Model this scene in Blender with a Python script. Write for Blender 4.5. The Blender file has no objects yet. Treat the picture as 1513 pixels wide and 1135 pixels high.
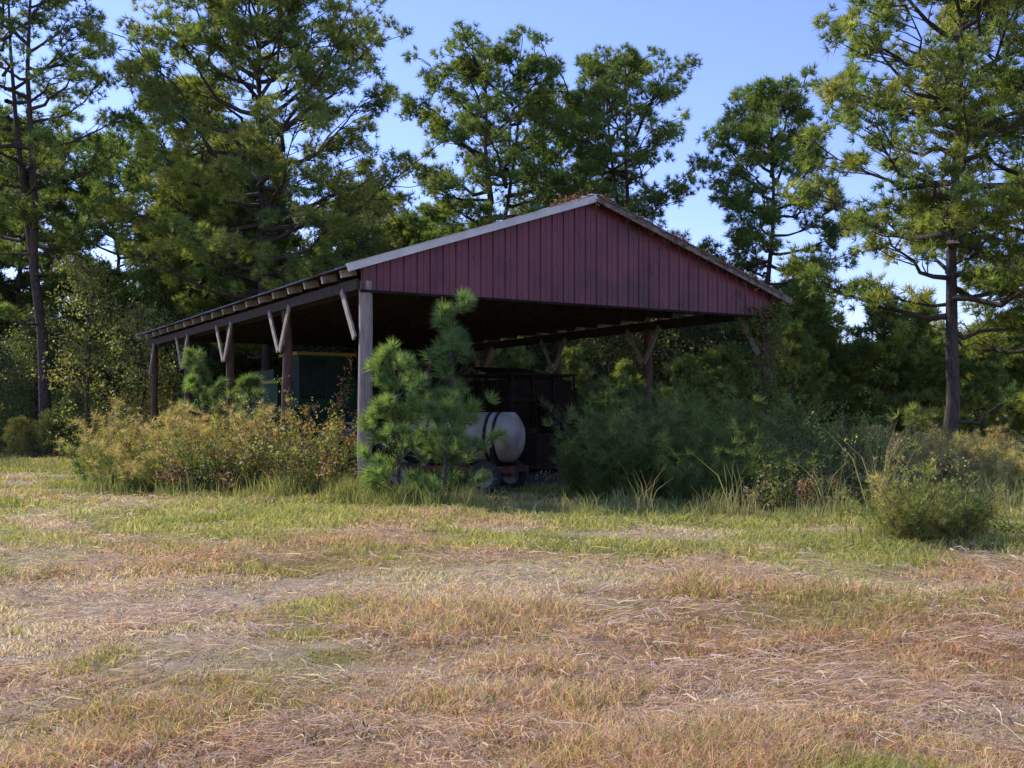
import bpy, math, numpy as np
from mathutils import Vector
R = np.random.RandomState
scene = bpy.context.scene

# ---------------------------------------------------------------- noise
def _h(ix, iy, s):
    n = (ix.astype(np.int64)*374761393 + iy.astype(np.int64)*668265263 + s*974711) & 0x7fffffff
    n = ((n ^ (n >> 13))*1274126177) & 0x7fffffff
    return ((n ^ (n >> 16)) & 0xffff)/65535.0
def vnoise(x, y, s=0):
    x = np.asarray(x, float); y = np.asarray(y, float)
    ix = np.floor(x); iy = np.floor(y); fx = x-ix; fy = y-iy
    fx = fx*fx*(3-2*fx); fy = fy*fy*(3-2*fy)
    a=_h(ix,iy,s); b=_h(ix+1,iy,s); c=_h(ix,iy+1,s); d=_h(ix+1,iy+1,s)
    return (a*(1-fx)+b*fx)*(1-fy)+(c*(1-fx)+d*fx)*fy
def fbm(x, y, s=0, o=4):
    t=0; a=.5; n=0
    for i in range(o):
        t=t+a*vnoise(x*2**i+i*17.3, y*2**i-i*9.1, s+i); n+=a; a*=.5
    return t/n
def sst(a,b,x):
    t=np.clip((x-a)/(b-a),0,1); return t*t*(3-2*t)
def gh(x,y):
    d=np.hypot(x,y)
    return (fbm(x*.25,y*.25,3,3)-.5)*.10 + (fbm(x*1.3,y*1.3,8,2)-.5)*.04*(d<60)

# ---------------------------------------------------------------- mesh builder
class MB:
    def __init__(s):
        s.V=[]; s.T=[]; s.M=[]; s.C=[]; s.S=[]; s.n=0
    def add(s, V, T, mat=0, col=(.5,.5,.5), smooth=False):
        V=np.asarray(V,np.float32).reshape(-1,3); T=np.asarray(T,np.int64).reshape(-1,3)
        s.V.append(V); s.T.append(T+s.n); s.n+=len(V)
        s.M.append(np.full(len(T),mat,np.int32)); s.S.append(np.full(len(T),smooth,bool))
        c=np.asarray(col,np.float32)
        if c.ndim==1: c=np.tile(c,(len(V),1))
        s.C.append(c.reshape(-1,3))
    def soup(s, V, mat=0, col=None):           # V (m,3,3) triangles, col (m,3)
        V=np.asarray(V).reshape(-1,3,3); m=len(V)
        c=np.repeat(np.asarray(col),3,axis=0)
        s.add(V.reshape(-1,3), np.arange(m*3).reshape(-1,3), mat, c)
    def tube(s, P, r, n=6, mat=0, col=(.5,.5,.5), caps=True):
        P=np.asarray(P,float); r=np.broadcast_to(np.asarray(r,float),(len(P),))
        t=np.gradient(P,axis=0); t/=np.linalg.norm(t,axis=1)[:,None]+1e-9
        ref=np.array([0,0,1.]) if abs(t[:,2].mean())<.8 else np.array([1.,0,0])
        a=np.cross(t,ref); a/=np.linalg.norm(a,axis=1)[:,None]+1e-9
        b=np.cross(t,a)
        th=np.linspace(0,2*np.pi,n,endpoint=False)
        V=P[:,None]+r[:,None,None]*(np.cos(th)[None,:,None]*a[:,None]+np.sin(th)[None,:,None]*b[:,None])
        k=len(P); i=np.arange(k-1)[:,None]*n; j=np.arange(n)[None]; j2=(j+1)%n
        q=np.stack([i+j,i+j2,i+n+j2,i+n+j],-1).reshape(-1,4)
        T=np.concatenate([q[:,[0,1,2]],q[:,[0,2,3]]])
        V=V.reshape(-1,3)
        s.add(V,T,mat,col,True)
        if caps:
            for o,rev in ((0,False),((k-1)*n,True)):
                cv=V[o:o+n]; c=cv.mean(0)
                W=np.vstack([cv,c]); jj=np.arange(n); f=np.stack([jj,(jj+1)%n,np.full(n,n)],-1)
                s.add(W,f,mat,col)
    def box(s, c, d, mat=0, col=(.5,.5,.5), rz=0, ax=None):
        c=np.asarray(c,float); d=np.asarray(d,float)/2
        V=np.array([[x,y,z] for x in(-1,1) for y in(-1,1) for z in(-1,1)],float)*d
        if ax is not None: V=V@np.asarray(ax)
        if rz:
            k=np.cos(rz); q=np.sin(rz); V=V@np.array([[k,q,0],[-q,k,0],[0,0,1]])
        V=V+c
        F=[(0,1,3,2),(4,6,7,5),(0,4,5,1),(2,3,7,6),(0,2,6,4),(1,5,7,3)]
        for f in F: s.add(V[list(f)],[(0,1,2),(0,2,3)],mat,col)
    def beam(s, p, q, w, h, mat=0, col=(.5,.5,.5)):   # w horizontal-ish, h vertical-ish
        p=np.asarray(p,float); q=np.asarray(q,float); x=q-p; L=np.linalg.norm(x); x/=L
        up=np.array([0,0,1.]) if abs(x[2])<.95 else np.array([0,1.,0])
        y=np.cross(up,x); y/=np.linalg.norm(y); z=np.cross(x,y)
        s.box((p+q)/2,(L,w,h),mat,col,ax=np.array([x,y,z]))
    def lathe(s, c, axis, prof, n=32, mat=0, col=(.5,.5,.5), smooth=True):
        c=np.asarray(c,float); a=np.asarray(axis,float); a/=np.linalg.norm(a)
        ref=np.array([0,0,1.]) if abs(a[2])<.8 else np.array([1.,0,0])
        u=np.cross(a,ref); u/=np.linalg.norm(u); v=np.cross(a,u)
        th=np.linspace(0,2*np.pi,n,endpoint=False)
        prof=np.array(prof,float)
        V=c+prof[:,0,None,None]*a+prof[:,1,None,None]*(np.cos(th)[None,:,None]*u+np.sin(th)[None,:,None]*v)
        k=len(prof); i=np.arange(k-1)[:,None]*n; j=np.arange(n)[None]; j2=(j+1)%n
        q=np.stack([i+j,i+j2,i+n+j2,i+n+j],-1).reshape(-1,4)
        s.add(V,np.concatenate([q[:,[0,1,2]],q[:,[0,2,3]]]),mat,col,smooth)
    def mesh(s,name,mats):
        V=np.concatenate(s.V); T=np.concatenate(s.T).astype(np.int32)
        me=bpy.data.meshes.new(name)
        me.vertices.add(len(V)); me.vertices.foreach_set('co',V.ravel())
        me.loops.add(len(T)*3); me.loops.foreach_set('vertex_index',T.ravel())
        me.polygons.add(len(T)); me.polygons.foreach_set('loop_start',np.arange(len(T),dtype=np.int32)*3)
        me.polygons.foreach_set('material_index',np.concatenate(s.M))
        me.polygons.foreach_set('use_smooth',np.concatenate(s.S))
        C=np.concatenate(s.C); C=np.hstack([C,np.ones((len(C),1),np.float32)]).astype(np.float32)
        at=me.color_attributes.new('Col','FLOAT_COLOR','POINT'); at.data.foreach_set('color',C.ravel())
        for m in mats: me.materials.append(m)
        me.update(calc_edges=True)
        return me
    def obj(s,name,mats,parent=None,loc=None):
        return mkobj(name,s.mesh(name,mats),parent,loc)
def mkobj(name,me,parent=None,loc=None,rz=0,sc=1):
    o=bpy.data.objects.new(name,me); scene.collection.objects.link(o)
    if parent: o.parent=parent
    if loc is not None: o.location=loc
    o.rotation_euler[2]=rz
    o.scale=(sc,sc,sc) if np.isscalar(sc) else sc
    return o
def empty(name,loc=(0,0,0),rz=0):
    o=bpy.data.objects.new(name,None); scene.collection.objects.link(o); o.location=loc; o.rotation_euler[2]=rz
    o.empty_display_size=.3
    return o

# ---------------------------------------------------------------- materials
def mat_base(name):
    m=bpy.data.materials.new(name); m.use_nodes=True
    nt=m.node_tree; nt.nodes.clear()
    out=nt.nodes.new('ShaderNodeOutputMaterial')
    return m,nt,out
def foliage(name, trans=.35, rough=.55, spec=.3, tint=(1.25,1.15,.55)):
    m,nt,out=mat_base(name); N=nt.nodes; L=nt.links
    a=N.new('ShaderNodeAttribute'); a.attribute_name='Col'
    p=N.new('ShaderNodeBsdfPrincipled'); p.inputs['Roughness'].default_value=rough
    p.inputs['Specular IOR Level'].default_value=spec
    L.new(a.outputs['Color'],p.inputs['Base Color'])
    t=N.new('ShaderNodeBsdfTranslucent')
    mu=N.new('ShaderNodeMix'); mu.data_type='RGBA'; mu.blend_type='MULTIPLY'; mu.inputs[0].default_value=1
    L.new(a.outputs['Color'],mu.inputs[6]); mu.inputs[7].default_value=(*[min(2,v*1.3) for v in tint],1)
    L.new(mu.outputs[2],t.inputs['Color'])
    mx=N.new('ShaderNodeMixShader'); mx.inputs[0].default_value=trans
    L.new(p.outputs[0],mx.inputs[1]); L.new(t.outputs[0],mx.inputs[2]); L.new(mx.outputs[0],out.inputs[0])
    return m
def surf(name, c1, c2, scale=3, stretch=(1,1,1), rough=.8, metal=0, bump=.2, spec=.3, c3=None, s2=.7):
    m,nt,out=mat_base(name); N=nt.nodes; L=nt.links
    tc=N.new('ShaderNodeTexCoord'); mp=N.new('ShaderNodeMapping'); mp.inputs['Scale'].default_value=stretch
    L.new(tc.outputs['Object'],mp.inputs[0])
    n=N.new('ShaderNodeTexNoise'); n.inputs['Scale'].default_value=scale; n.inputs['Detail'].default_value=8; n.inputs['Roughness'].default_value=.65
    L.new(mp.outputs[0],n.inputs[0])
    cr=N.new('ShaderNodeValToRGB'); cr.color_ramp.elements[0].position=.35; cr.color_ramp.elements[1].position=.66
    cr.color_ramp.elements[0].color=(*c1,1); cr.color_ramp.elements[1].color=(*c2,1)
    L.new(n.outputs[0],cr.inputs[0]); col=cr.outputs[0]
    if c3:
        n2=N.new('ShaderNodeTexNoise'); n2.inputs['Scale'].default_value=s2; n2.inputs['Detail'].default_value=5
        L.new(tc.outputs['Object'],n2.inputs[0])
        r2=N.new('ShaderNodeValToRGB'); r2.color_ramp.elements[0].position=.5; r2.color_ramp.elements[1].position=.68
        L.new(n2.outputs[0],r2.inputs[0])
        mx=N.new('ShaderNodeMix'); mx.data_type='RGBA'; L.new(r2.outputs[0],mx.inputs[0]); L.new(col,mx.inputs[6]); mx.inputs[7].default_value=(*c3,1)
        col=mx.outputs[2]
    p=N.new('ShaderNodeBsdfPrincipled'); p.inputs['Roughness'].default_value=rough; p.inputs['Metallic'].default_value=metal
    p.inputs['Specular IOR Level'].default_value=spec
    L.new(col,p.inputs['Base Color'])
    if bump:
        b=N.new('ShaderNodeBump'); b.inputs['Strength'].default_value=bump; b.inputs['Distance'].default_value=.02
        L.new(n.outputs[0],b.inputs['Height']); L.new(b.outputs[0],p.inputs['Normal'])
    L.new(p.outputs[0],out.inputs[0])
    return m

M_needle=foliage('pine_needles',.44,.5,.3,(1.3,1.2,.55))
M_leaf=foliage('leaves',.45,.5,.35)
M_grass=foliage('grass_blades',.38,.6,.25,(1.15,1.08,.7))
M_bark=surf('pine_bark',(.035,.026,.020),(.12,.085,.065),6,(3,3,.8),.9,bump=.6)
M_stem=surf('stems',(.07,.055,.035),(.16,.12,.075),8,rough=.9,bump=0)
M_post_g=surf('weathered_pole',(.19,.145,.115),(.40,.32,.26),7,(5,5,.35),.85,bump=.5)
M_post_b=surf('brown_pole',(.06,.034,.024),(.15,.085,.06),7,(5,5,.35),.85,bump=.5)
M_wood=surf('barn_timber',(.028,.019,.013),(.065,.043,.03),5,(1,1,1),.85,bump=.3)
M_brace=surf('brace_timber',(.20,.16,.12),(.38,.31,.25),6,(1,1,1),.85,bump=.3)
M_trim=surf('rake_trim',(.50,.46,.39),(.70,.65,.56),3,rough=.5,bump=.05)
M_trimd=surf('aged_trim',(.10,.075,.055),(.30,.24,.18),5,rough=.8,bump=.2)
M_roof=surf('galvanised_roof',(.32,.32,.31),(.5,.49,.47),3,rough=.45,metal=.6,bump=.05,c3=(.25,.12,.07))
M_red=surf('maroon_metal',(.125,.028,.034),(.180,.042,.050),2.2,(1,1,.35),.42,bump=.03,c3=(.08,.024,.026),s2=.8,spec=.3)
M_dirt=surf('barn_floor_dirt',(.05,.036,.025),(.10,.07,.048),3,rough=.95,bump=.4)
M_tank=surf('tank_paint',(.27,.23,.16),(.42,.37,.27),2.5,(1,1,.6),.45,bump=.05,c3=(.17,.115,.065),s2=1.6)
M_rust=surf('rusty_steel',(.08,.03,.018),(.20,.075,.04),7,rough=.85,bump=.3)
M_rubber=surf('tire_rubber',(.018,.018,.018),(.05,.048,.045),9,rough=.85,bump=.2)
M_hub=surf('wheel_hub',(.2,.18,.15),(.35,.32,.27),6,rough=.6,bump=.1)
M_green=surf('green_machine_paint',(.004,.030,.013),(.008,.050,.022),3,rough=.6,bump=.03,c3=(.014,.03,.016),spec=.15)
M_yellow=surf('yellow_paint',(.20,.14,.025),(.28,.21,.04),4,rough=.6,bump=.03)
M_blue=surf('faded_blue_paint',(.03,.035,.045),(.06,.065,.08),3,rough=.6,bump=.03,c3=(.07,.04,.025))
M_glass=surf('dusty_glass',(.010,.018,.015),(.022,.034,.030),2,rough=.6,bump=0,spec=.08)
M_dark=surf('dark_old_metal',(.011,.009,.007),(.03,.022,.017),4,rough=.85,bump=.2,spec=.1)
M_slat=surf('old_basket_metal',(.018,.012,.009),(.045,.026,.018),5,rough=.85,bump=.2,spec=.1)

# ---------------------------------------------------------------- foliage templates
def needle_tuft(n,L,w,seed,lo=.15,hi=1.9):
    r=R(seed); th=r.uniform(lo,hi,n)**1.0; ph=r.uniform(0,2*np.pi,n); l=L*r.uniform(.7,1.1,n)
    d=np.stack([np.sin(th)*np.cos(ph),np.sin(th)*np.sin(ph),np.cos(th)],-1)
    side=np.cross(d,r.normal(size=(n,3))); side/=np.linalg.norm(side,axis=1)[:,None]
    b=d*L*.05
    return np.stack([b-side*w/2,b+side*w/2,d*l[:,None]],1)
def leaf_tuft(n,rad,size,seed,flat=.7):
    r=R(seed); c=r.normal(size=(n,3)); c/=np.linalg.norm(c,axis=1)[:,None]; c*=rad*r.uniform(.2,1,n)[:,None]**.6; c[:,2]*=flat
    a=r.normal(size=(n,3)); a/=np.linalg.norm(a,axis=1)[:,None]
    b=np.cross(a,r.normal(size=(n,3))); b/=np.linalg.norm(b,axis=1)[:,None]
    s=size*r.uniform(.6,1.2,n)[:,None]
    p0=c-a*s*.5; p1=c+a*s*.5; l=c+b*s*.28; q=c-b*s*.28
    return np.concatenate([np.stack([p0,l,p1],1),np.stack([p0,p1,q],1)])
def place(mb,temps,pos,dirs,sc,col,rs,mat):
    pos=np.asarray(pos); m=len(pos)
    if m==0: return
    z=dirs/(np.linalg.norm(dirs,axis=1)[:,None]+1e-9)
    x=np.cross(z,rs.normal(size=(m,3))); x/=np.linalg.norm(x,axis=1)[:,None]+1e-9
    y=np.cross(z,x); B=np.stack([x,y,z],1)*sc[:,None,None]
    which=rs.randint(0,len(temps),m)
    for k,t in enumerate(temps):
        i=np.where(which==k)[0]
        if len(i)==0: continue
        V=np.einsum('nvc,mcd->mnvd',t,B[i])+pos[i][:,None,None]
        cc=np.repeat(col[i],len(t),axis=0)*rs.uniform(.75,1.25,(len(i)*len(t),1))
        mb.soup(V.reshape(-1,3,3),mat,cc)
NT=[needle_tuft(17,.33,.034,s,.1,1.7) for s in range(5)]
NTf=[needle_tuft(14,.42,.055,s+9) for s in range(4)]
NTy=[needle_tuft(30,.27,.013,s+20,.1,1.35) for s in range(5)]
LT=[leaf_tuft(9,.38,.14,s+30) for s in range(5)]
LTs=[leaf_tuft(7,.13,.07,s+40) for s in range(5)]
FT=[needle_tuft(22,.20,.010,s+50,.2,1.7) for s in range(5)]

def rcols(rs,m,pal,j=.2):
    pal=np.array(pal); c=pal[rs.randint(0,len(pal),m)]
    return c*rs.uniform(1-j,1+j,(m,1))
PINE=[(.155,.225,.058),(.185,.250,.065),(.125,.195,.058),(.205,.250,.065)]
def pine(seed,H,cr,cb,temps=NT,nl=36,dens=1.0,pal=PINE,lean=0.,bare=6,flat=.0,top=.35,cl=.5,low=.62,fork=None):
    rs=R(seed); mb=MB()
    z=np.linspace(-.2,H,9)
    wx=np.cumsum(rs.normal(0,.012*H,9))*.6; wy=np.cumsum(rs.normal(0,.012*H,9))*.6; wx-=wx[0]; wy-=wy[0]
    wx+=lean*z
    P=np.stack([wx,wy,z],-1); rad=.0125*H*(1-np.clip(z/H,0,1)*.9); rad[0]*=1.25
    mb.tube(P,rad,9,0)
    def trunk(zz): return np.array([np.interp(zz,z,wx),np.interp(zz,z,wy),zz])
    if fork:      # a second leader
        zf,ax_,out_=fork; o=trunk(zf); h=np.array([math.cos(ax_),math.sin(ax_),0])
        q=np.linspace(0,1,6); mb.tube(o+h*(out_*np.sin(q*1.4))[:,None]+np.array([0,0,1])*((H*.93-zf)*q)[:,None],np.linspace(.0125*H*(1-zf/H*.9)*.85,.04,6),7,0)
    pos=[];dr=[];sc=[];cc=[]
    for i in range(nl+bare):
        isb=i>=nl
        t=(i+rs.rand())/nl if not isb else rs.uniform(-.35,.05)
        t=t**.9 if t>0 else t
        z0=cb+(H*.975-cb)*t
        if z0<1.2: continue
        az=i*2.399+rs.uniform(-.5,.5)
        tt=np.clip(t,0,1)
        prof=(1-tt**2.2)*(1-top)+top*(1-tt**7)
        prof*= (low+(1-low)*min(1,tt*3.2))
        L=cr*prof*rs.uniform(.68,1.1)
        if isb: L=cr*rs.uniform(.2,.5)
        L=max(L,.6)
        el=math.radians(2+58*tt**1.5+rs.uniform(-8,12))
        o=trunk(z0)
        if fork and z0>fork[0] and i%2: 
            qq=(z0-fork[0])/(H*.93-fork[0]); o=o+np.array([math.cos(fork[1]),math.sin(fork[1]),0])*fork[2]*math.sin(min(1,qq)*1.4)
        n=6
        s=np.linspace(0,1,n); h=np.array([math.cos(az),math.sin(az),0])
        lift=.25*rs.uniform(.2,1.2)
        Q=o+h*(s*L*math.cos(el))[:,None]+np.array([0,0,1])*((s*math.sin(el)+lift*s*s-.10*np.sin(s*3))*L)[:,None]
        Q[1:]+=rs.normal(0,.05*L,(n-1,3))*np.array([1,1,.5])
        r0=.013*L+.022
        mb.tube(Q,np.linspace(r0*1.4,.014,n),5,0,caps=False)
        if isb and rs.rand()<.6: continue
        ns=int(4+L*2.1)
        for k in range(ns):
            u=rs.uniform(.28,1.0) if k else 1.0
            b=np.array([np.interp(u,s,Q[:,c]) for c in range(3)])
            a2=az+rs.uniform(-1.4,1.4); l2=L*.30*rs.uniform(.5,1.2)*(1.2-u*.5)+.25
            e=b+np.array([math.cos(a2),math.sin(a2),rs.uniform(.05,.7)])*l2
            mb.tube(np.stack([b,(b+e)/2+rs.normal(0,.04,3),e]),[.028,.02,.01],3,0,caps=False)
            base=rcols(rs,1,pal,.25)[0]
            nc=int(rs.uniform(12,22)*dens)
            rr=cl*rs.uniform(.65,1.25)
            off=rs.normal(size=(nc,3)); off/=np.linalg.norm(off,axis=1)[:,None]; off*=rr*rs.uniform(.35,1,nc)[:,None]; off[:,2]*=.62
            pos.append(e+off); d=off/rr+np.array([math.cos(a2)*.3,math.sin(a2)*.3,.55]); dr.append(d)
            sc.append(rs.uniform(.7,1.15,nc)); cc.append(base*rs.uniform(.75,1.25,(nc,1)))
    place(mb,temps,np.concatenate(pos),np.concatenate(dr),np.concatenate(sc),np.concatenate(cc),rs,1)
    return mb
def broadleaf(seed,H,cr,cb,n=260,pal=[(.05,.075,.022)],per=11,temps=LT):
    rs=R(seed); mb=MB()
    z=np.linspace(-.2,H*.8,6); wx=np.cumsum(rs.normal(0,.15,6)); wy=np.cumsum(rs.normal(0,.15,6))
    mb.tube(np.stack([wx-wx[0],wy-wy[0],z],-1),np.linspace(.012*H,.02,6),7,0)
    lob=rs.uniform(.55,1.2,(7,5))
    pos=[];cc=[]
    for i in range(n):
        t=rs.rand()**.9; zz=cb+(H-cb)*t; az=rs.uniform(0,6.283)
        lb=lob[int(az/6.2832*7)%7,min(4,int(t*5))]
        r=cr*math.sqrt(max(0,1-(max(0,t-.35)/.65)**2))*rs.uniform(.25,1)**.5*lb
        c=np.array([r*math.cos(az),r*math.sin(az),zz*(.85+.15*lb)])
        if i%3==0:
            o=np.array([0,0,max(.3,zz-r*.7)]); mb.tube(np.stack([o,(o+c)/2+rs.normal(0,.15,3),c*1.05]),[.035,.02,.008],3,0,caps=False)
        off=rs.normal(0,.36,(per,3)); off[:,2]*=.6; pos.append(c+off)
        cc.append(rcols(rs,1,pal,.3)[0]*rs.uniform(.75,1.25,(per,1)))
    pos=np.concatenate(pos); m=len(pos)
    place(mb,temps,pos,rs.normal(size=(m,3))+[0,0,.6],rs.uniform(.7,1.2,m),np.concatenate(cc),rs,1)
    return mb

# ---------------------------------------------------------------- main trees (world positions, metres)
MT=[M_bark,M_needle]
GY=[(.26,.30,.075),(.21,.275,.07),(.29,.305,.08)]
specs=[ # x,y,H,cr,cb,seed,kw
 (-19.9,46,21.8,4.9,9.0,11,dict(nl=42,dens=.8,bare=12,fork=(7,2.8,1.6))),
 (-10.2,45,20.0,6.3,5.5,12,dict(nl=64,dens=1.1,pal=PINE+GY+GY,top=.6)),
 (-16.6,53,18.3,4.6,6.0,13,dict(nl=46,pal=PINE[:1]+PINE[2:3],top=.5)),
 (-0.8,50,18.9,4.4,8.6,14,dict(nl=44,dens=.95,top=.75,fork=(8,0.3,1.4))),
 (3.0,55,18.0,3.2,9.0,15,dict(nl=30,dens=.85,top=.6)),
 (5.9,50,18.3,3.6,9.6,16,dict(nl=36,dens=.9,top=.75,fork=(8,2.9,1.2))),
 (10.9,46,15.6,3.1,6.0,17,dict(nl=40,dens=1.0,top=.8)),
 (12.9,32,17.8,4.6,4.2,18,dict(nl=48,dens=.95,pal=PINE+GY+GY,bare=8,low=.95,top=.5)),
 (17.0,33.5,16.8,4.3,3.6,19,dict(nl=46,dens=1.0,pal=PINE+GY+GY,low=.95,top=.5)),
]
for x,y,H,cr,cb,sd,kw in specs:
    mb=pine(sd,H,cr,cb,**kw); mb.obj('pine_tree',MT,None,(x,y,0))
print('trees done')
# ---------------------------------------------------------------- background forest (instanced meshes)
forest=empty('background_forest')
pm=[pine(70+i,17,3.8,4.5+i,temps=NTf,nl=36,dens=.75,bare=6,top=.5).mesh('forest_pine',MT) for i in range(3)]
pm2=[pine(80+i,9,2.6,1.0,temps=NTf,nl=32,dens=.65,bare=2,cl=.5,pal=PINE+GY).mesh('forest_small_pine',MT) for i in range(2)]
DK=[(.10,.14,.045),(.13,.16,.05),(.095,.13,.05)]
bm_=[broadleaf(90+i,8,3.0,.4,230,DK+([(.28,.22,.06)] if i==0 else [(.18,.20,.06)])).mesh('forest_broadleaf',[M_bark,M_leaf]) for i in range(3)]
rs=R(5); c=0
def put(ms,x,y,s,nm):
    global c; c+=1
    mkobj('%s_%d'%(nm,c),ms[rs.randint(len(ms))],forest,(x,y,0),rs.uniform(0,6.28),(s*rs.uniform(.9,1.1),s*rs.uniform(.9,1.1),s))
for x,y,s in [(-25.5,56,1.0),(-22,60,1.0),(-14.5,57,.98),(-13,52,.85),(-8,57,.80),(-5.2,53,.68),(-4,60,.78),(1.5,60,.75),(7,60,.68),(9,56,.55),(12.5,58,.55),(-1.5,56,.7),(-29,60,1.05),(-34,62,1.05),(-18,63,1),(14.5,53,.5),(-40,60,1.1),(-9,64,.9),(-13.5,49,.7)]:
    put(pm,x,y,s,'pine')
for i in range(26):
    x=rs.uniform(-60,60); put(pm,x,rs.uniform(75,110),rs.uniform(.75,1.0)*(1 if x<10 else .5),'pine')
for i in range(30):   # understory left/centre
    x=-34+i*1.55+rs.uniform(-.6,.6); put(bm_,x,rs.uniform(49,56) if x>-24 else rs.uniform(56,60),rs.uniform(.6,1.15),'broadleaf')
for i in range(26):
    x=-40+i*2.4; put(bm_,x,rs.uniform(62,72),rs.uniform(1.1,1.6) if x<12 else rs.uniform(.75,.95),'broadleaf')
for i in range(26):   # right small trees
    x=11+i*1.1+rs.uniform(-.5,.5); put(pm2,x,rs.uniform(44,62),rs.uniform(.5,.80),'small_pine')
for i,(x,y) in enumerate(((6.8,41),(8.6,43),(10.4,40),(4.6,44),(2.4,45),(0,45))):
    put(pm2,x,y,.42+.06*(i%3),'small_pine')
for i in range(14):
    x=9+i*2.2; put(bm_,x,rs.uniform(60,75),rs.uniform(.6,.85),'broadleaf')
for i in range(32):
    x=-110+i*7+rs.uniform(-2,2); put(bm_,x,rs.uniform(105,125),rs.uniform(1.1,1.6),'broadleaf')
# low brush at the forest edge
for i in range(28):
    x=-27+i*1.25; put(bm_,x,rs.uniform(42.5,47),rs.uniform(.2,.42),'edge_brush')
# slender sunlit sweetgum saplings at the left edge
for x,y,h,sd in ((-17.2,43.5,8.6,61),(-14.6,42.5,6.0,62)):
    broadleaf(sd,h,1.25,1.0,75,[(.22,.26,.08),(.26,.28,.09),(.30,.26,.08)],8,LT).obj('sweetgum_sapling',[M_bark,M_leaf],None,(x,y,0))

# ---------------------------------------------------------------- pole barn
U=np.array([.863,.505]); V_=np.array([-.505,.863]); A=np.array([-3.03,22.08])
def W(u,v): return A+u*U+v*V_
ANG=math.atan2(.505,.863)
barn=empty('pole_barn',(A[0],A[1],0),ANG)
Wd=11.1; Ln=19.8; EZ=4.27
SL=.333; 
def rz(u): return 6.70-SL*abs(u-Wd/2)       # underside of sheet
def post(mat,u,v,r,nm,top=4.45):
    mb=MB(); rs=R(int(u*7+v*13)); zz=np.array([-.3,1,2.2,3.4,top]); 
    P=np.stack([u+rs.normal(0,.012,5),v+rs.normal(0,.012,5),zz],-1)
    mb.tube(P,[r*1.08,r*1.04,r,r*.96,r*.93],14,0); mb.obj(nm,[mat],barn)
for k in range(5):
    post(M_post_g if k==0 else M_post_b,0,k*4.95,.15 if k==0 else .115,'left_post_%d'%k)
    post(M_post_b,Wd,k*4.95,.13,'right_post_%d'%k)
mb=MB()
for u in (0,Wd):
    for s in (-.17,.17):
        mb.beam((u+s,-.05,EZ+.11),(u+s,Ln+.25,EZ+.11),.05,.22,0)
mb.beam((-.05,-.0,EZ+.12),(Wd+.05,0,EZ+.12),.05,.24,0)
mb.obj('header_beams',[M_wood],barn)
mb=MB()
for u in (0,Wd):
    for k in range(5):
        v=k*4.95
        for sg in (-1,1):
            if k==0 and sg<0: continue
            if k==4 and sg>0: continue
            mb.beam((u-.195,v+sg*.06,3.28),(u-.195,v+sg*.78,EZ+.05),.045,.15,0)
mb.obj('knee_braces',[M_brace],barn)
mb=MB(); mt_=MB()
nr=17
for i in range(nr):
    v=.12+i*(Ln+.2)/(nr-1)
    for sg in (-1,1):
        ue=Wd/2+sg*(Wd/2+.05)
        mb.beam((Wd/2,v,rz(Wd/2)-.15),(ue,v,rz(ue)-.15),.05,.15,0)
    mb.beam((0,v,EZ+.33),(Wd,v,EZ+.33),.05,.14,0)
    for q in (.28,.72):
        mb.beam((Wd*q,v+.052,EZ+.33),(Wd*(.5+(q-.5)*.45),v+.052,rz(Wd*(.5+(q-.5)*.45))-.15),.045,.1,0)
    mb.beam((Wd/2,v+.052,EZ+.33),(Wd/2,v+.052,rz(Wd/2)-.16),.045,.1,0)
for i in range(19):
    v=.12+i*(Ln+.2)/18
    for u0,ue in ((-.14,-.46),(Wd+.14,Wd+.46)):
        mt_.beam((u0,v+.03,rz(u0)-.15),(ue,v+.03,rz(ue)-.12),.10,.15,0)
for sg in (-1,1):
    for j in range(11):
        u=Wd/2+sg*(.25+j*.545); mb.beam((u,-.28,rz(u)-.045),(u,Ln+.5,rz(u)-.045),.09,.05,0)
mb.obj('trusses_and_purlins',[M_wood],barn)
mt_.obj('rafter_tails',[M_brace],barn)  # sunlit look of the ends put into a paler timber than the rafters
mb=MB()
for sg in (-1,1):
    vs=[];zs=[]
    v=-.35
    while v<Ln+.6:
        for dv,dz in ((0,0),(.19,0),(.205,.028),(.235,.028)):
            vs.append(v+dv); zs.append(dz)
        v+=.25
    vs=np.array(vs); zs=np.array(zs); ue=Wd/2+sg*(Wd/2+.52)
    n=len(vs)
    for th in (0,.004):
        a=np.stack([np.full(n,Wd/2),vs,rz(Wd/2)+zs+th],-1); b=np.stack([np.full(n,ue),vs,rz(ue)+zs+th],-1)
        i=np.arange(n-1); VV=np.vstack([a,b]); 
        mb.add(VV,np.concatenate([np.stack([i,i+1,i+n+1],-1),np.stack([i,i+n+1,i+n],-1)]))
mb.obj('metal_roof',[M_roof],barn)
mb=MB()
mb.beam((Wd/2,-.36,rz(Wd/2)+.05),(Wd/2,Ln+.62,rz(Wd/2)+.05),.30,.025,0)
mb.obj('ridge_cap',[M_roof],barn)
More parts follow.
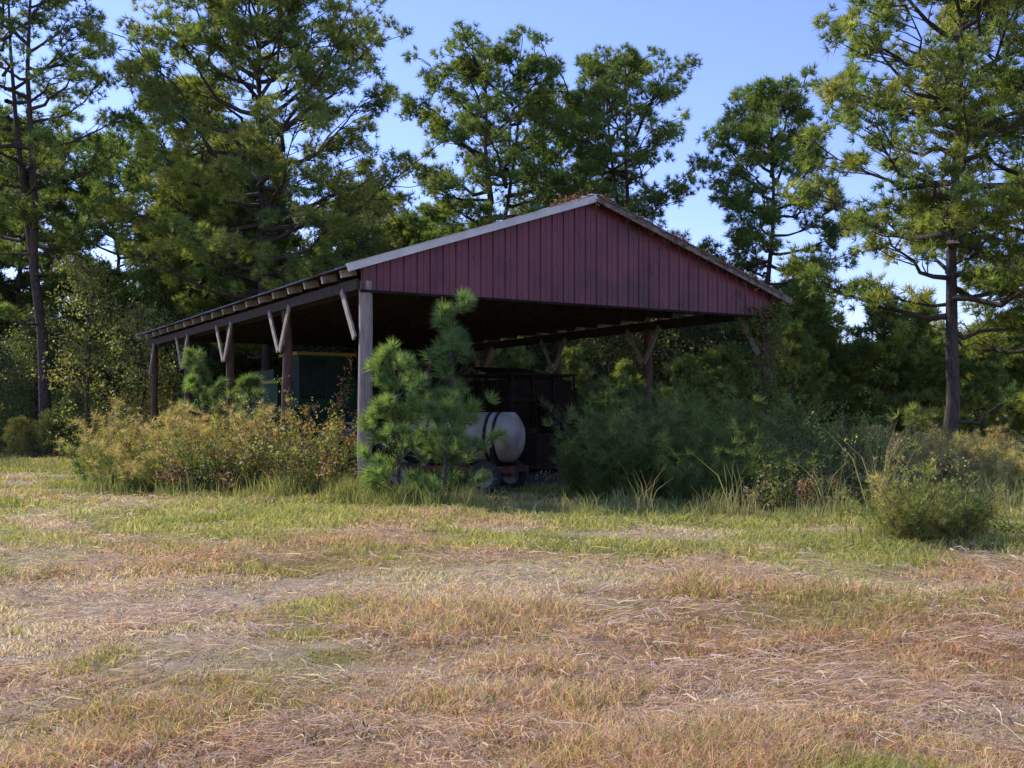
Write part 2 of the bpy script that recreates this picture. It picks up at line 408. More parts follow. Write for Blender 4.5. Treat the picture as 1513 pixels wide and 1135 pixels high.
for nm,v0 in (('front_gable_wall',-.10),('rear_gable_wall',Ln+.12)):
    mb=MB(); pu=[];po=[]
    u=-.12
    while u<Wd+.12:
        for du,do in ((0,0),(.03,0),(.045,.03),(.085,.03),(.10,0),(.185,0),(.19,.008),(.21,.008),(.215,0)):
            pu.append(u+du); po.append(do)
        u+=.305
    pu=np.array(pu); po=np.array(po); k=pu<Wd+.14; pu=pu[k]; po=po[k]; n=len(pu)
    sgn=-1 if v0<1 else 1
    hb=EZ if v0<1 else EZ+.45
    a=np.stack([pu,v0+sgn*po,np.full(n,hb-.02)],-1); b=np.stack([pu,v0+sgn*po,rz(pu)-.01],-1)
    i=np.arange(n-1); mb.add(np.vstack([a,b]),np.concatenate([np.stack([i,i+1,i+n+1],-1),np.stack([i,i+n+1,i+n],-1)]))
    if v0<1:
        for zz in (EZ+.12,EZ+.85,EZ+1.6):
            for uu in np.arange(.03,Wd,.305):
                if rz(uu)-.15>zz: mb.box((uu+.0,v0-.012,zz),(.016,.01,.016),1)
    mb.obj(nm,[M_red,M_dark],barn)
mb=MB(); mb.beam((-.14,-.125,EZ-.035),(Wd+.14,-.125,EZ-.035),.09,.05,0); mb.obj('gable_base_trim',[M_dark],barn)
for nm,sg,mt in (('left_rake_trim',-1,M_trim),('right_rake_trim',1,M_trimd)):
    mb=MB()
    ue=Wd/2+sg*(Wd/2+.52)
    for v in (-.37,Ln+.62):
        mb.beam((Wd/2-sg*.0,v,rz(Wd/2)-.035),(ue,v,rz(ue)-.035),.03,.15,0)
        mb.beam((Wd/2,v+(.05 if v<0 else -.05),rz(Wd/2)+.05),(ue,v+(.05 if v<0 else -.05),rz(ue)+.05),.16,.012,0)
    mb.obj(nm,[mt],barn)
mb=MB()
uu,vv=np.meshgrid(np.linspace(.6,Wd-.3,24),np.linspace(.8,Ln,40)); n1,n2=uu.shape
pw=A+uu.reshape(-1,1)*U+vv.reshape(-1,1)*V_
zz=gh(pw[:,0],pw[:,1])+.012
idx=np.arange(n1*n2).reshape(n1,n2)
q=np.stack([idx[:-1,:-1],idx[:-1,1:],idx[1:,1:],idx[1:,:-1]],-1).reshape(-1,4)
mb.add(np.stack([uu.ravel(),vv.ravel(),zz],-1),np.concatenate([q[:,[0,1,2]],q[:,[0,2,3]]]),0)
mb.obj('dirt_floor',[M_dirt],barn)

# ---------------------------------------------------------------- wheels helper
def wheel(mb,c,ax,r,w,mt=1,mh=2,lugs=0):
    h=w/2
    mb.lathe(c,ax,[(-h*.75,r*.58),(-h,r*.66),(-h,r*.86),(-h*.8,r*.97),(-h*.4,r),(h*.4,r),(h*.8,r*.97),(h,r*.86),(h,r*.66),(h*.75,r*.58),(-h*.75,r*.58)],30,mt)
    mb.lathe(c,ax,[(-h*.7,r*.59),(-h*.72,r*.5),(-h*.35,r*.42),(-h*.3,r*.18),(-h*.62,r*.15),(-h*.62,.001)],24,mh)
    mb.lathe(c,ax,[(h*.7,r*.59),(h*.72,r*.5),(h*.35,r*.42),(h*.3,r*.18),(h*.62,r*.15),(h*.62,.001)],24,mh)
    if lugs:
        a=np.asarray(ax,float); a/=np.linalg.norm(a); ref=np.array([0,0,1.]); u=np.cross(a,ref); u/=np.linalg.norm(u); v=np.cross(a,u)
        for i in range(lugs):
            t=2*math.pi*i/lugs
            for sg in (-1,1):
                t2=t+(.5*2*math.pi/lugs if sg>0 else 0)
                d=math.cos(t2)*u+math.sin(t2)*v; tn=-math.sin(t2)*u+math.cos(t2)*v
                p=np.asarray(c)+a*sg*h*.5+d*(r+.012)
                x=a*1.0+tn*.6*sg; x/=np.linalg.norm(x); y=np.cross(d,x)
                mb.box(p,(w*.5,.045,.06),mt,ax=np.array([x,y,d]))
# tank trailer
tr=empty('tank_trailer',(-1.0,24.0,0),math.radians(-20))
mb=MB(); L=1.12; r=.55
mb.lathe((0,0,1.22),(1,0,0),[(-L-.2,.001),(-L-.19,.18),(-L-.13,.36),(-L-.04,.49),(-L+.02,r),(L-.02,r),(L+.04,.49),(L+.13,.36),(L+.19,.18),(L+.2,.001)],40,0)
mb.lathe((-.3,0,1.76),(0,0,1),[(0,.2),(.1,.2),(.12,.17),(.14,.001)],20,0)
mb.obj('tank',[M_tank],tr)
mb=MB()
for x in (-.75,.62,.82):
    mb.lathe((x,0,1.22),(1,0,0),[(-.035,r+.002),(-.035,r+.014),(.035,r+.014),(.035,r+.002)],40,0,smooth=False)
for x in (-.75,.78):
    mb.box((x,0,.66),(.12,.9,.16),0)
    for s in (-1,1): mb.beam((x,s*.42,.66),(x,s*.5,1.0),.1,.05,0)
mb.obj('tank_straps_and_saddles',[M_slat],tr)
mb=MB()
for s in (-1,1): mb.beam((-1.75,s*.42,.52),(1.3,s*.42,.52),.08,.13,0)
for x in (-1.7,-.8,0,.78,1.26): mb.beam((x,-.42,.52),(x,.42,.52),.07,.1,0)
mb.beam((-1.7,0,.5),(-2.7,0,.42),.09,.09,0)
for x in (-1.25,.75): mb.beam((x,-.78,.36),(x,.78,.36),.07,.07,0); mb.box((x,.38,.43),(.1,.06,.1),0); mb.box((x,-.38,.43),(.1,.06,.1),0)
mb.obj('chassis',[M_rust],tr)
mb=MB()
for x in (-1.25,.75):
    for s in (-1,1): wheel(mb,(x,s*.82,.36),(0,1,0),.36,.2,0,1)
mb.obj('wheels',[M_rubber,M_hub],tr)

# tractor
p=W(1.9,4.3); tc_=empty('tractor',(p[0],p[1],0),ANG+math.radians(100))
mb=MB()
mb.box((.9,0,1.15),(1.5,.56,.6),0); mb.box((1.66,0,1.1),(.05,.5,.62),1); mb.box((-.1,0,.85),(1.0,.45,.5),1)
mb.box((-.62,0,1.15),(.12,.5,.5),0); mb.box((-.45,0,1.0),(.45,.5,.1),0)
for s in (-1,1):
    for k in range(7):
        a0=math.radians(20+k*20); mb.box((-.35+.80*math.cos(a0),s*.72,.72+.80*math.sin(a0)),(.3,.36,.03),0,ax=np.array([[math.sin(a0),0,-math.cos(a0)],[0,1,0],[math.cos(a0),0,math.sin(a0)]]))
mb.tube([(.15,0,1.3),(-.1,0,1.6)],.025,6,1)
mb.lathe((-.1,0,1.6),(.5,0,1),[(-.015,.2),(.0,.215),(.015,.2),(0,.185),(-.015,.2)],20,1)
mb.tube([(.9,.18,1.4),(.9,.18,2.1)],.035,8,1)
mb.obj('body',[M_blue,M_dark],tc_)
mb=MB()
for s in (-1,1):
    wheel(mb,(-.35,s*.75,.72),(0,1,0),.72,.34,0,1,18); wheel(mb,(1.45,s*.6,.36),(0,1,0),.36,.18,0,1)
mb.beam((1.45,-.6,.4),(1.45,.6,.4),.08,.1,0)
mb.obj('wheels',[M_rubber,M_slat],tc_)

# combine harvester
p=W(3.2,11.4); co=empty('combine_harvester',(p[0],p[1],0),ANG)
mb=MB()
mb.box((0,2.2,2.15),(2.6,4.2,1.5),0); mb.box((0,2.4,3.05),(2.2,2.6,.3),0)
mb.beam((0,4.2,2.2),(0,5.4,1.6),2.2,1.0,0)
mb.box((0,-.2,1.85),(2.9,1.0,.2),0); mb.box((1.15,-.25,2.4),(.75,.8,.95),0)
mb.box((0,-.35,1.35),(2.3,.9,.8),0)
mb.obj('body',[M_green],co)
mb=MB()
mb.box((-.12,-.15,3.60),(1.9,1.7,.10),0); mb.box((-1.32,2.2,2.78),(.02,4.0,.10),0)
mb.obj('yellow_roof_and_stripe',[M_yellow],co)
mb=MB()
for x in (-.95,.7):
    for y in (-.9,.5): mb.box((x,y,2.76),(.08,.08,1.6),0)
mb.box((-.12,-.9,2.1),(1.7,.06,.3),0); mb.box((-.95,-.2,2.1),(.06,1.4,.3),0)
mb.box((-.12,-.9,3.48),(1.7,.06,.12),0); mb.box((-.95,-.2,3.48),(.06,1.4,.12),0)
mb.box((-.12,-.91,2.85),(.07,.07,1.3),0)
mb.obj('cab_frame',[M_green],co)
mb=MB(); mb.box((-.12,-.895,2.85),(1.6,.02,1.15),0); mb.box((-.945,-.2,2.85),(.02,1.3,1.15),0); mb.box((.695,-.2,2.85),(.02,1.3,1.15),0)
mb.obj('cab_glass',[M_glass],co)
mb=MB()
for s in (-1,1): wheel(mb,(s*1.25,.6,.85),(1,0,0),.85,.5,0,1,20); wheel(mb,(s*1.1,4.3,.55),(1,0,0),.55,.3,0,1)
mb.obj('wheels',[M_rubber,M_yellow],co)
mb=MB()
mb.beam((0,-.2,1.3),(0,-2.0,.7),1.1,.6,0); mb.box((0,-2.2,.6),(3.4,.5,.8),0)
mb.lathe((-1.7,-2.7,.55),(1,0,0),[(0,.001),(0,.25),(3.4,.25),(3.4,.001)],14,0)
for k in range(5):
    a0=k*2*math.pi/5; mb.box((0,-3.1+.5*math.cos(a0),1.1+.5*math.sin(a0)),(3.4,.05,.05),0)
for x in (-1.6,0,1.6):
    for k in range(5):
        a0=k*2*math.pi/5; mb.beam((x,-3.1,1.1),(x,-3.1+.5*math.cos(a0),1.1+.5*math.sin(a0)),.03,.03,0)
    mb.beam((x,-3.1,1.1),(x,-2.1,1.1),.05,.05,0)
mb.obj('header_and_reel',[M_dark],co)

# old cotton harvester with basket (right interior)
p=W(9.2,9.0); ch=empty('old_cotton_harvester',(p[0],p[1],0),ANG+math.radians(4))
mb=MB()
mb.box((0,0,.95),(2.2,3.2,.35),0); mb.box((0,-1.9,.7),(2.3,.9,1.0),0)
for x in (-1.2,-.4,.4,1.2):
    for y in (-1.1,1.5): mb.box((x,y,2.2),(.05,.05,1.7),0)
for y in (-.4,.4,1.0):
    for x in (-1.22,1.22): mb.box((x,y,2.2),(.05,.05,1.7),0)
for z in (1.4,2.2,3.02):
    for y in (-1.13,1.53): mb.box((0,y,z),(2.55,.05,.07),0)
    for x in (-1.25,1.25): mb.box((x,.2,z),(.05,2.7,.07),0)
mb.box((0,.2,2.1),(2.3,2.5,1.5),1); mb.beam((0,-1.0,2.8),(0,1.4,3.3),2.1,.06,1)
mb.box((.25,-1.55,1.7),(.9,.75,1.1),1); mb.tube([(.9,-1.6,1.2),(.9,-1.6,2.6)],.05,8,0)
mb.tube([(-.5,-1.5,1.2),(-.6,-1.5,2.0),(-.5,-1.7,2.15)],.03,6,0)
mb.obj('basket_and_frame',[M_slat,M_dark],ch)
mb=MB()
for s in (-1,1): wheel(mb,(s*1.25,-.9,.7),(1,0,0),.7,.36,0,1,16); wheel(mb,(s*.9,1.6,.4),(1,0,0),.4,.22,0,1)
mb.obj('wheels',[M_rubber,M_slat],ch)

# ---------------------------------------------------------------- plants
def shrub(name,x,y,rx,ry,h,ns,temps,pal,per=9,mat=M_leaf,sprd=.35,seed=0,sc=(.7,1.2),tip=None,lowf=.12,up=.8):
    rs=R(seed); mb=MB(); pos=[];dr=[];cc=[];ss=[]
    for i in range(ns):
        a=rs.uniform(0,6.283); q=math.sqrt(rs.rand()); bx=rx*q*math.cos(a)*.9; by=ry*q*math.sin(a)*.9
        hh=h*rs.uniform(.4,1.12)*(1-.35*q*q)
        if rs.rand()<.10: hh*=1.3
        lean=np.array([math.cos(a)*q,math.sin(a)*q])*sprd+rs.normal(0,.22,2)
        s=np.linspace(0,1,5); z0=float(gh(np.array(x+bx),np.array(y+by)))-.03
        P=np.stack([bx+lean[0]*s**1.6*hh,by+lean[1]*s**1.6*hh,z0+s*hh*(1-.12*s)],-1)
        mb.tube(P,np.linspace(.011,.004,5),3,0,caps=False)
        t=rs.uniform(lowf,1,per)
        p=np.stack([np.interp(t,s,P[:,c]) for c in range(3)],-1)+rs.normal(0,.07,(per,3))
        base=rcols(rs,1,pal,.3)[0]; c=base*rs.uniform(.7,1.3,(per,1))
        if tip is not None: c=np.where((t>.72)[:,None]&(rs.rand(per,1)<.8),np.array(tip)*rs.uniform(.7,1.2,(per,1)),c)
        pos.append(p);cc.append(c);ss.append(rs.uniform(*sc,per)*(1.15-.45*t))
        d=rs.normal(size=(per,3))*.8; d[:,2]+=up; dr.append(d)
    place(mb,temps,np.concatenate(pos),np.concatenate(dr),np.concatenate(ss),np.concatenate(cc),rs,1)
    return mb.obj(name,[M_stem,mat],None,(x,y,0))
OL=[(.29,.27,.09),(.35,.31,.12),(.24,.26,.075)]
BR=[(.29,.19,.10),(.36,.22,.13),(.25,.24,.07),(.37,.31,.12)]
GR=[(.12,.175,.045),(.15,.20,.05),(.17,.22,.055)]
TIPG=(.50,.40,.18)
# left side thicket
shrub('goldenrod_bush',-8.6,26.0,1.7,1.2,2.3,100,FT,OL,16,M_needle,.35,1,(1.0,1.5),TIPG)
shrub('goldenrod_bush',-7.2,25.2,1.4,1.1,2.2,90,FT,OL,16,M_needle,.3,2,(1.0,1.5),TIPG)
shrub('goldenrod_bush',-8.0,23.8,1.2,.8,1.4,60,FT,OL+GR,14,M_needle,.3,3,(.9,1.4),TIPG)
shrub('bramble_bush',-6.3,23.6,1.2,.9,1.7,85,LTs,BR+GR,15,M_leaf,.6,4,(.9,1.5))
shrub('bramble_bush',-5.0,23.6,1.0,.9,2.3,75,LTs,BR+OL,14,M_leaf,.45,5,(.9,1.5))
shrub('bramble_bush',-4.1,22.8,.9,.7,1.6,75,LTs,BR+GR,13,M_leaf,.6,6,(.9,1.4))
shrub('goldenrod_bush',-5.8,25.4,1.2,.9,2.3,70,FT,OL+BR,15,M_needle,.3,7,(1.0,1.5),TIPG)
shrub('bramble_bush',-9.9,27.6,1.3,1.2,1.8,80,LTs,GR+OL,15,M_leaf,.4,8,(1,1.5))
shrub('sapling_maple',-4.6,25.6,.9,.6,2.8,30,LTs,[(.18,.20,.05),(.30,.23,.05),(.36,.17,.05)],14,M_leaf,.4,9,(1.1,1.6),None,.4)
# shaded growth to the right of the trailer
shrub('dog_fennel',2.1,21.6,1.0,.8,2.3,80,FT,GR,18,M_needle,.45,11,(1.1,1.6))
shrub('dog_fennel',3.2,21.0,1.1,.8,2.3,85,FT,GR,18,M_needle,.5,12,(1.1,1.6))
shrub('dog_fennel',4.6,22.8,1.1,.8,2.6,75,FT,GR,17,M_needle,.4,13,(1.1,1.6))
shrub('dog_fennel',4.0,19.8,1.0,.7,1.5,60,FT,GR,16,M_needle,.5,20,(1.1,1.5))
shrub('dog_fennel',3.4,25.2,1.3,.9,2.9,75,FT,GR,16,M_needle,.35,22,(1.1,1.6))
shrub('bramble_bush',5.6,22.0,1.0,.9,2.0,80,LTs,GR,16,M_leaf,.5,14,(1,1.5))
shrub('bramble_bush',6.6,20.2,1.1,.9,1.6,80,LTs,GR+BR,15,M_leaf,.5,15,(1,1.4))
shrub('bramble_bush',4.9,18.8,.9,.6,.9,60,LTs,GR+BR,12,M_leaf,.5,16,(.9,1.3))
shrub('bramble_bush',7.4,24.6,1.2,1.2,2.4,80,LTs,GR,16,M_leaf,.4,17,(1,1.6))
shrub('wax_myrtle_bush',5.45,14.2,.62,.5,1.15,70,FT,OL+OL+GR,13,M_needle,.6,18,(.6,1.0))
shrub('wax_myrtle_bush',5.35,14.4,.5,.4,1.3,34,LTs,OL+GR,13,M_leaf,.55,21,(.5,.9))
shrub('wax_myrtle_bush',6.3,15.0,.8,.5,.55,50,LTs,GR+OL,13,M_leaf,.5,19,(.6,.95))
# weed field on the right
for i,(x,y,h) in enumerate([(9.6,23.5,1.0),(11.2,23.2,1.05),(12.8,23.8,1.1),(14.4,24.2,1.1),(10.4,26.5,1.3),(12.2,26.8,1.2),(14.2,27,1.2),(16.2,26.2,1.2),(9.0,28.5,1.5),(16.5,30,1.5),(18.5,28,1.3),(8.6,26,1.3),(13,30.5,1.5),(11,31,1.6)]):
    shrub('goldenrod_bush',x,y,1.3,1.1,h*1.12,65,FT,OL+OL+BR,13,M_needle,.2,100+i,(1,1.5),(.58,.50,.20))
# young pines: loose whorls of long needles
def ypine(name,x,y,H,cr,seed,pal,nw=7):
    rs=R(seed); mb=MB(); z0=float(gh(np.array(x),np.array(y)))
    lx,ly=rs.normal(0,.06,2)
    zt=np.linspace(0,1,6); T=np.stack([lx*np.sin(zt*3),ly*np.sin(zt*2.5),z0-.05+H*.97*zt],-1)
    mb.tube(T,np.linspace(.05,.01,6),7,0)
    pos=[];dr=[];cc=[];ss=[]
    def run(P,n,base,lo=.35):
        s=np.linspace(0,1,len(P)); t=rs.uniform(lo,1,n); t[0]=1; t[1:3]=.93
        p=np.stack([np.interp(t,s,P[:,c]) for c in range(3)],-1)+rs.normal(0,.012,(n,3))
        d=(P[-1]-P[-2])/np.linalg.norm(P[-1]-P[-2])
        pos.append(p); dr.append(np.tile(d,(n,1))+rs.normal(0,.15,(n,3))); cc.append(base*rs.uniform(.8,1.2,(n,1))); ss.append(rs.uniform(.8,1.15,n))
    for w_ in range(nw):
        t=(w_+.35)/nw
        for i in range(rs.randint(3,6)):
            tt=min(.97,max(.03,t+rs.uniform(-.05,.05))); o=np.array([np.interp(tt,zt,T[:,c]) for c in range(3)]); az=rs.uniform(0,6.283)
            L=cr*(1-.55*tt**1.5)*rs.uniform(.45,1.2); el=math.radians(15+35*tt+rs.uniform(-10,15))
            s=np.linspace(0,1,5); d=np.array([math.cos(az),math.sin(az),0])
            P=o+d*(s*L*math.cos(el))[:,None]+np.array([0,0,1])*((s*math.sin(el)+.35*s*s)*L)[:,None]
            mb.tube(P,[.016,.013,.010,.007,.005],4,0,caps=False); base=rcols(rs,1,pal,.25)[0]
            run(P,int(4+L*5),base,.45)
            for k in range(rs.randint(1,3)):
                u=rs.uniform(.4,.85); b=np.array([np.interp(u,s,P[:,c]) for c in range(3)])
                a2=az+rs.choice([-1,1])*rs.uniform(.4,1.0); l2=L*rs.uniform(.3,.5)
                Q=b+np.array([math.cos(a2),math.sin(a2),.25])*(np.linspace(0,1,4)*l2)[:,None]+np.array([0,0,1])*((np.linspace(0,1,4)**2)*l2*.45)[:,None]
                mb.tube(Q,[.008,.006,.005,.004],3,0,caps=False); run(Q,4,base,.6)
    run(T[-2:],10,rcols(rs,1,pal,.1)[0],.2)
    place(mb,NTy,np.concatenate(pos),np.concatenate(dr),np.concatenate(ss),np.concatenate(cc),rs,1)
    mb.obj(name,[M_bark,M_needle],None,(x,y,0))
YP=[(.17,.26,.085),(.21,.30,.095),(.14,.225,.085)]
ypine('young_pine',-1.25,21.2,3.85,.85,1,YP,9)
ypine('young_pine',-2.15,20.5,2.75,.85,2,YP,7)
ypine('young_pine',-1.35,20.2,1.9,.75,3,YP,5)
ypine('young_pine',-8.65,29.6,3.3,.85,4,YP,8)
ypine('young_pine',-6.75,27.6,2.7,.6,5,YP,6)
# vines
def vine(name,paths,pal,seed,rad=.12,den=60,lt=LTs,sc=(.6,1.1)):
    rs=R(seed); mb=MB(); pos=[];cc=[]
    for P,k,rr in paths:
        P=np.array(P,float); s=np.linspace(0,1,len(P)); L=np.linalg.norm(np.diff(P,axis=0),axis=1).sum()
        n=int(L*den*k); t=rs.rand(n); t2=np.linspace(0,1,int(L*4)+3)
        Q=np.stack([np.interp(t2,s,P[:,c]) for c in range(3)],-1)+rs.normal(0,rr*.4,(len(t2),3)); mb.tube(Q,.010,4,0,caps=False)
        pos.append(np.stack([np.interp(t,s,P[:,c]) for c in range(3)],-1)+rs.normal(0,rr,(n,3))*[1,1,1.1]); cc.append(rcols(rs,n,pal,.3))
    p=np.concatenate(pos); m=len(p)
    place(mb,lt,p,rs.normal(size=(m,3)),rs.uniform(*sc,m),np.concatenate(cc),rs,1)
    o=mb.obj(name,[M_stem,M_leaf],None,(A[0],A[1],0)); o.rotation_euler[2]=ANG; return o
VR=[(.26,.075,.05),(.27,.12,.08),(.17,.12,.07),(.12,.09,.05)]
def rk(u,dz=.1,v=-.42): return (u,v,rz(u)+dz)
vine('creeper_vine',[([rk(4.4,.07,-.2),rk(5.2,.12,-.25),rk(5.9,.10,-.3)],.8,.055),([rk(5.55,.03),rk(7.2,.0),rk(9,.0),rk(11.3,-.02)],.32,.05),
  ([rk(5.5,-.1),(5.5,-.3,6.1)],.4,.04),([rk(6.4,-.1),(6.45,-.2,5.7)],.14,.07),([rk(7.6,-.1),(7.3,-.2,5.1)],.14,.1),([rk(8.8,-.1),(8.5,-.2,5.0)],.2,.1),([rk(10,-.1),(9.9,-.2,4.5)],.3,.1)],VR,31,sc=(.45,.9))
vine('trumpet_vine',[([(Wd,0,-.1),(Wd-.05,-.05,2),(Wd,0,4.5)],3.0,.2),([(Wd+.2,.2,3.4),(Wd+.4,-.1,4.6)],1.5,.15),([(Wd-.9,-.1,4.2),(Wd,-.1,4.35),(Wd+.5,0,4.6)],1.0,.09)],GR+[(.14,.10,.04)],32,sc=(.9,1.6))

# ---------------------------------------------------------------- ground + grass
def gmask(x,y):
    d=np.hypot(x,y)
    straw=sst(.41,.63,fbm(x*.55+3,y*.55,21)+.23*(1-sst(6,15,d))-.10)
    red=sst(.43,.63,fbm(x*.35-7,y*.35+2,31)+.16*(1-sst(7,12,d))+.012*x-.05)
    track=np.exp(-((x+4.6+.30*(y-10)+.5*np.sin(y*.5))/.75)**2)*sst(5,8,y)*(1-sst(19,25,y))
    pale=np.clip(sst(.56,.70,fbm(x*.4+11,y*.7+5,41)+.10*(1-sst(-5,-1,x))*(1-sst(14,20,d)))+.8*track*sst(.3,.55,fbm(x*1.3,y*1.3,47)),0,1)
    return straw,red,pale
def gcol(x,y):
    straw,red,pale=gmask(x,y); d=np.hypot(x,y)
    green=np.array([.34,.33,.09]); yel=np.array([.57,.49,.17]); st=np.array([.59,.40,.24]); rd=np.array([.49,.27,.14]); pl=np.array([.75,.59,.41])
    n=fbm(x*1.7,y*1.7,51)[:,None]
    c=green*(1-sst(.35,.65,n))+yel*sst(.35,.65,n)
    c=c*(1-straw[:,None])+st*straw[:,None]
    r=(red*(1-sst(10,17,d))*.7)[:,None]; c=c*(1-r)+rd*r
    p=(pale*.75)[:,None]; return c*(1-p)+pl*p
s=np.linspace(-1,1,421); gx=np.sinh(s*6.2)/np.sinh(6.2)*1500; gy=gx+12
X,Y=np.meshgrid(gx,gy); x=X.ravel(); y=Y.ravel()
mb=MB(); n1,n2=X.shape; idx=np.arange(n1*n2).reshape(n1,n2)
q=np.stack([idx[:-1,:-1],idx[:-1,1:],idx[1:,1:],idx[1:,:-1]],-1).reshape(-1,4)
mb.add(np.stack([x,y,gh(x,y)],-1),np.concatenate([q[:,[0,1,2]],q[:,[0,2,3]]]),0,gcol(x,y)*.82,True)
m,nt,out=mat_base('field_ground'); N=nt.nodes; Lk=nt.links
a=N.new('ShaderNodeAttribute'); a.attribute_name='Col'; tc=N.new('ShaderNodeTexCoord')
n=N.new('ShaderNodeTexNoise'); n.inputs['Scale'].default_value=9; n.inputs['Detail'].default_value=9; n.inputs['Roughness'].default_value=.75
Lk.new(tc.outputs['Object'],n.inputs[0])
cr=N.new('ShaderNodeValToRGB'); cr.color_ramp.elements[0].position=.3; cr.color_ramp.elements[1].position=.7
cr.color_ramp.elements[0].color=(.32,.27,.22,1); cr.color_ramp.elements[1].color=(1,1,1,1); Lk.new(n.outputs[0],cr.inputs[0])
mx=N.new('ShaderNodeMix'); mx.data_type='RGBA'; mx.blend_type='MULTIPLY'; mx.inputs[0].default_value=1
Lk.new(a.outputs['Color'],mx.inputs[6]); Lk.new(cr.outputs[0],mx.inputs[7])
p=N.new('ShaderNodeBsdfPrincipled'); p.inputs['Roughness'].default_value=.95; p.inputs['Specular IOR Level'].default_value=.1
Lk.new(mx.outputs[2],p.inputs['Base Color']); b=N.new('ShaderNodeBump'); b.inputs['Strength'].default_value=.7; b.inputs['Distance'].default_value=.04
Lk.new(n.outputs[0],b.inputs['Height']); Lk.new(b.outputs[0],p.inputs['Normal']); Lk.new(p.outputs[0],out.inputs[0])
mb.obj('ground',[m])

def blades(rs,x,y,h,w,col,lean=.6,zoff=0):
    n=len(x); z=gh(x,y)-.01+zoff; az=rs.uniform(0,6.283,n); d=np.stack([np.cos(az),np.sin(az),0*az],-1)
    la=rs.uniform(0,6.283,n); l=np.stack([np.cos(la),np.sin(la),0*la],-1)*(h*lean*rs.uniform(.2,1.3,n))[:,None]
    b=np.stack([x,y,z],-1); up=np.stack([0*h,0*h,h],-1)
    b0=b-d*w[:,None]/2; b1=b+d*w[:,None]/2
    mdp=b+up*.6+l*.35; m0=mdp-d*w[:,None]*.38; m1=mdp+d*w[:,None]*.38; t=b+up*.95+l
    V=np.stack([b0,b1,m1, b0,m1,m0, m0,m1,t],1).reshape(-1,3,3)
    return V,np.repeat(col,3,axis=0)
def sample(rs,n,d0,d1,pw,half=.60):
    u=rs.rand(n); d=d0*(d1/d0)**(u**pw); an=rs.uniform(-half,half,n); return d*np.sin(an),d*np.cos(an),d
def inbarn(x,y):
    r=np.stack([x,y],-1)-A; u=r@U; v=r@V_; return (u>.4)&(u<Wd-.2)&(v>.6)&(v<Ln)
rs=R(200); mb=MB()
x,y,d=sample(rs,330000,3.6,48,.85)
k=~inbarn(x,y)|(rs.rand(len(x))<.08); x=x[k];y=y[k];d=d[k]
straw,red,pale=gmask(x,y); c=gcol(x,y)
g=np.array([.26,.30,.07]); r=rs.rand(len(x))
isg=(r<.48*(1-.68*straw)*(1-.6*pale)*(.6+.4*sst(5,10,d))+.08)
c=np.where(isg[:,None],g*rs.uniform(.5,1.5,(len(x),1))*np.array([1,1,1])+rs.uniform(0,.16,(len(x),1))*[1,.8,.22],np.minimum(.85,c*rs.uniform(.62,1.5,(len(x),1))))
cl=fbm(x*1.1,y*1.1,61)
h=(.028+.085*sst(.35,.7,cl))*rs.uniform(.5,1.5,len(x))*(1+.5*sst(12,25,d))*(1-.45*pale)
w=.0032+.0010*d*rs.uniform(.6,1.2,len(x))
V,C=blades(rs,x,y,h,w,c,1.1); mb.soup(V,0,C)
mb.obj('grass',[M_grass])
# lying straw
rs=R(201); mb=MB()
x,y,d=sample(rs,95000,3.6,26,.8)
straw,red,pale=gmask(x,y); cln=fbm(x*2.2,y*2.2,91)
k=(rs.rand(len(x))<np.clip(.12+.72*straw+.5*pale,0,1)*sst(.33,.6,cln)+.05)&~inbarn(x,y); x=x[k];y=y[k];d=d[k]; n_=len(x)
az=fbm(x*.8,y*.8,71)*9+rs.normal(0,.7,n_); L=rs.uniform(.05,.28,n_); dv=np.stack([np.cos(az),np.sin(az),rs.normal(0,.16,n_)],-1); sd=np.stack([-np.sin(az),np.cos(az),rs.normal(0,.5,n_)],-1)
w=(.0018+.00050*d)*rs.uniform(.6,1.4,n_)
P0=np.stack([x,y,gh(x,y)+rs.uniform(.015,.06,n_)],-1); P2=P0+dv*L[:,None]; P1=(P0+P2)/2+np.stack([rs.normal(0,.02,n_),rs.normal(0,.02,n_),rs.uniform(0,.03,n_)],-1)
def rib(a,b,wa,wb):
    return np.stack([a-sd*wa,a+sd*wa,b+sd*wb, a-sd*wa,b+sd*wb,b-sd*wb],1).reshape(-1,3,3)
W1=w[:,None]; V=np.concatenate([rib(P0,P1,W1*.5,W1*.5),rib(P1,P2,W1*.5,W1*.15)])
pal=np.array([(.76,.56,.41),(.82,.67,.52),(.60,.40,.26),(.70,.45,.30),(.76,.62,.38)])
c=pal[rs.randint(0,5,n_)]*rs.uniform(.6,1.12,(n_,1)); c2=np.repeat(c,2,axis=0); mb.soup(V,0,np.concatenate([c2,c2]))
mb.obj('mown_straw',[M_grass])
# tall grass around the barn and brush
rs=R(202); mb=MB()
def strip(p,q,n,sp,hh,cols):
    t=rs.rand(n); x=p[0]+(q[0]-p[0])*t+rs.normal(0,sp,n); y=p[1]+(q[1]-p[1])*t+rs.normal(0,sp,n)
    h=hh*rs.uniform(.35,1.2,n)*(.35+1.2*sst(.35,.75,fbm(x*1.5,y*1.5,5))); V,C=blades(rs,x,y,h,.008+.012*rs.rand(n),rcols(rs,n,cols,.3),.55); mb.soup(V,0,C)
TG=[(.21,.26,.065),(.27,.28,.08),(.36,.33,.12)]
strip((-9.5,24.3),(-3.2,21.3),5200,.45,.42,TG)
strip((-3.6,21.2),(-.2,19.2),3400,.4,.34,TG)
strip((-.2,18.9),(7.5,16.8),5000,.55,.32,TG+[(.36,.32,.15)])
for cx,cy in ((3.7,17.2),(2.3,18.0),(4.7,16.9),(6.0,17.2),(5.3,18.1)):
    strip((cx-.15,cy),(cx+.15,cy),46,.12,1.05,[(.30,.29,.11),(.36,.32,.15)])
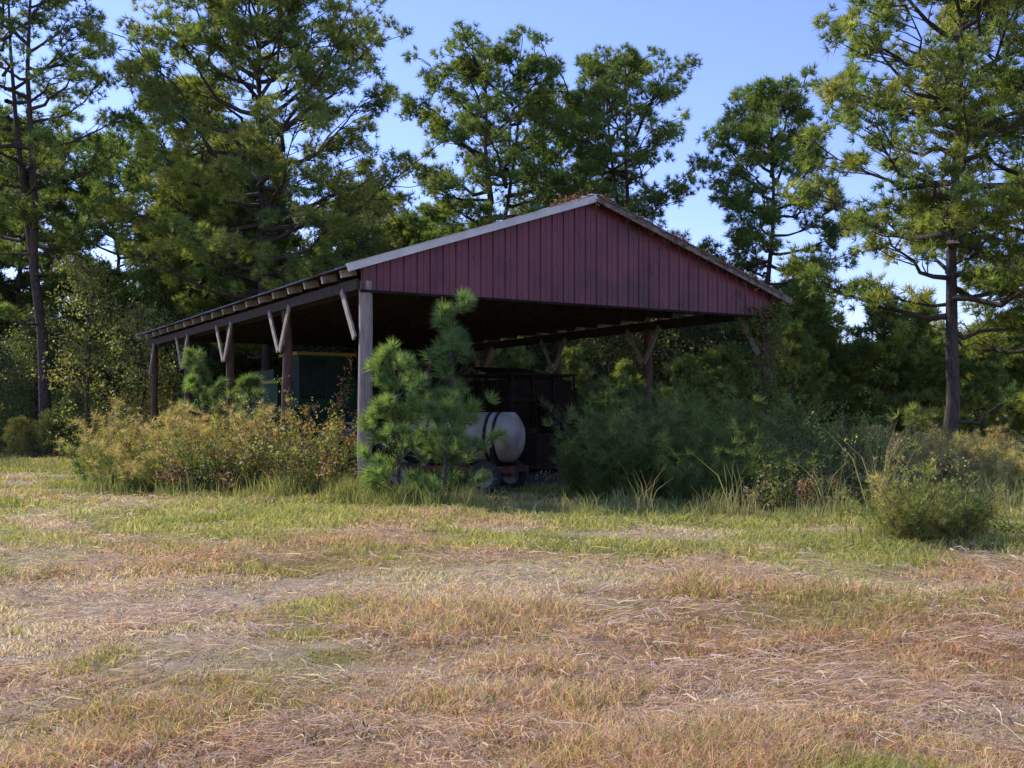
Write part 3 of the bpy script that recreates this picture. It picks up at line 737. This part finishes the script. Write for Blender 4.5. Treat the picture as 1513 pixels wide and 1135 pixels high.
strip((4.6,13.6),(7.4,14.6),2200,.3,.22,TG)
strip((-20,35),(-9,34),5000,1.0,.35,TG+[(.3,.28,.12)])
strip((7.5,19.5),(13,20.5),4500,.7,.42,TG+[(.45,.38,.16)])
for cx,cy in ((-.95,5.35),(-.75,5.4),(1.4,5.05),(-4.2,12.5),(2.0,10.5),(-2.0,9.3)):
    strip((cx-.05,cy),(cx+.05,cy),18,.045,.06,[(.07,.06,.035),(.12,.13,.05)])
mb.obj('tall_grass',[M_grass])

# ---------------------------------------------------------------- light, sky, camera
sd=Vector((1.10,-.78,-1.0))
el=math.asin(1/sd.length); azm=math.atan2(-sd.x,-sd.y)
sun=bpy.data.lights.new('sun','SUN'); sun.energy=5.0; sun.angle=math.radians(.5); sun.color=(1,.965,.89)
so=bpy.data.objects.new('sun',sun); scene.collection.objects.link(so); so.rotation_euler=sd.to_track_quat('-Z','Y').to_euler(); so.location=(-20,20,30)
w=bpy.data.worlds.new('World'); scene.world=w; w.use_nodes=True; nt=w.node_tree
sk=nt.nodes.new('ShaderNodeTexSky'); sk.sky_type='NISHITA'; sk.sun_disc=False; sk.sun_elevation=el; sk.sun_rotation=azm
sk.air_density=1.0; sk.dust_density=.1; sk.ozone_density=2.0
mx=nt.nodes.new('ShaderNodeMix'); mx.data_type='RGBA'; mx.blend_type='MULTIPLY'; mx.clamp_factor=False; mx.inputs[0].default_value=1
bg=nt.nodes['Background']; nt.links.new(sk.outputs[0],mx.inputs[6]); mx.inputs[7].default_value=(1.32,1.27,1.95,1)
nt.links.new(mx.outputs[2],bg.inputs[0]); bg.inputs[1].default_value=.145
cam=bpy.data.cameras.new('camera'); co_=bpy.data.objects.new('camera',cam); scene.collection.objects.link(co_)
co_.location=(0,0,1.6); co_.rotation_euler=(math.radians(90),0,0)
cam.sensor_width=36; cam.lens=37.76; cam.shift_y=53/1513; cam.clip_end=4000
scene.camera=co_
scene.view_settings.view_transform='Standard'; scene.view_settings.look='None'; scene.view_settings.exposure=0
print('TOTAL tris',sum(len(o.data.polygons) for o in scene.objects if o.type=='MESH'))
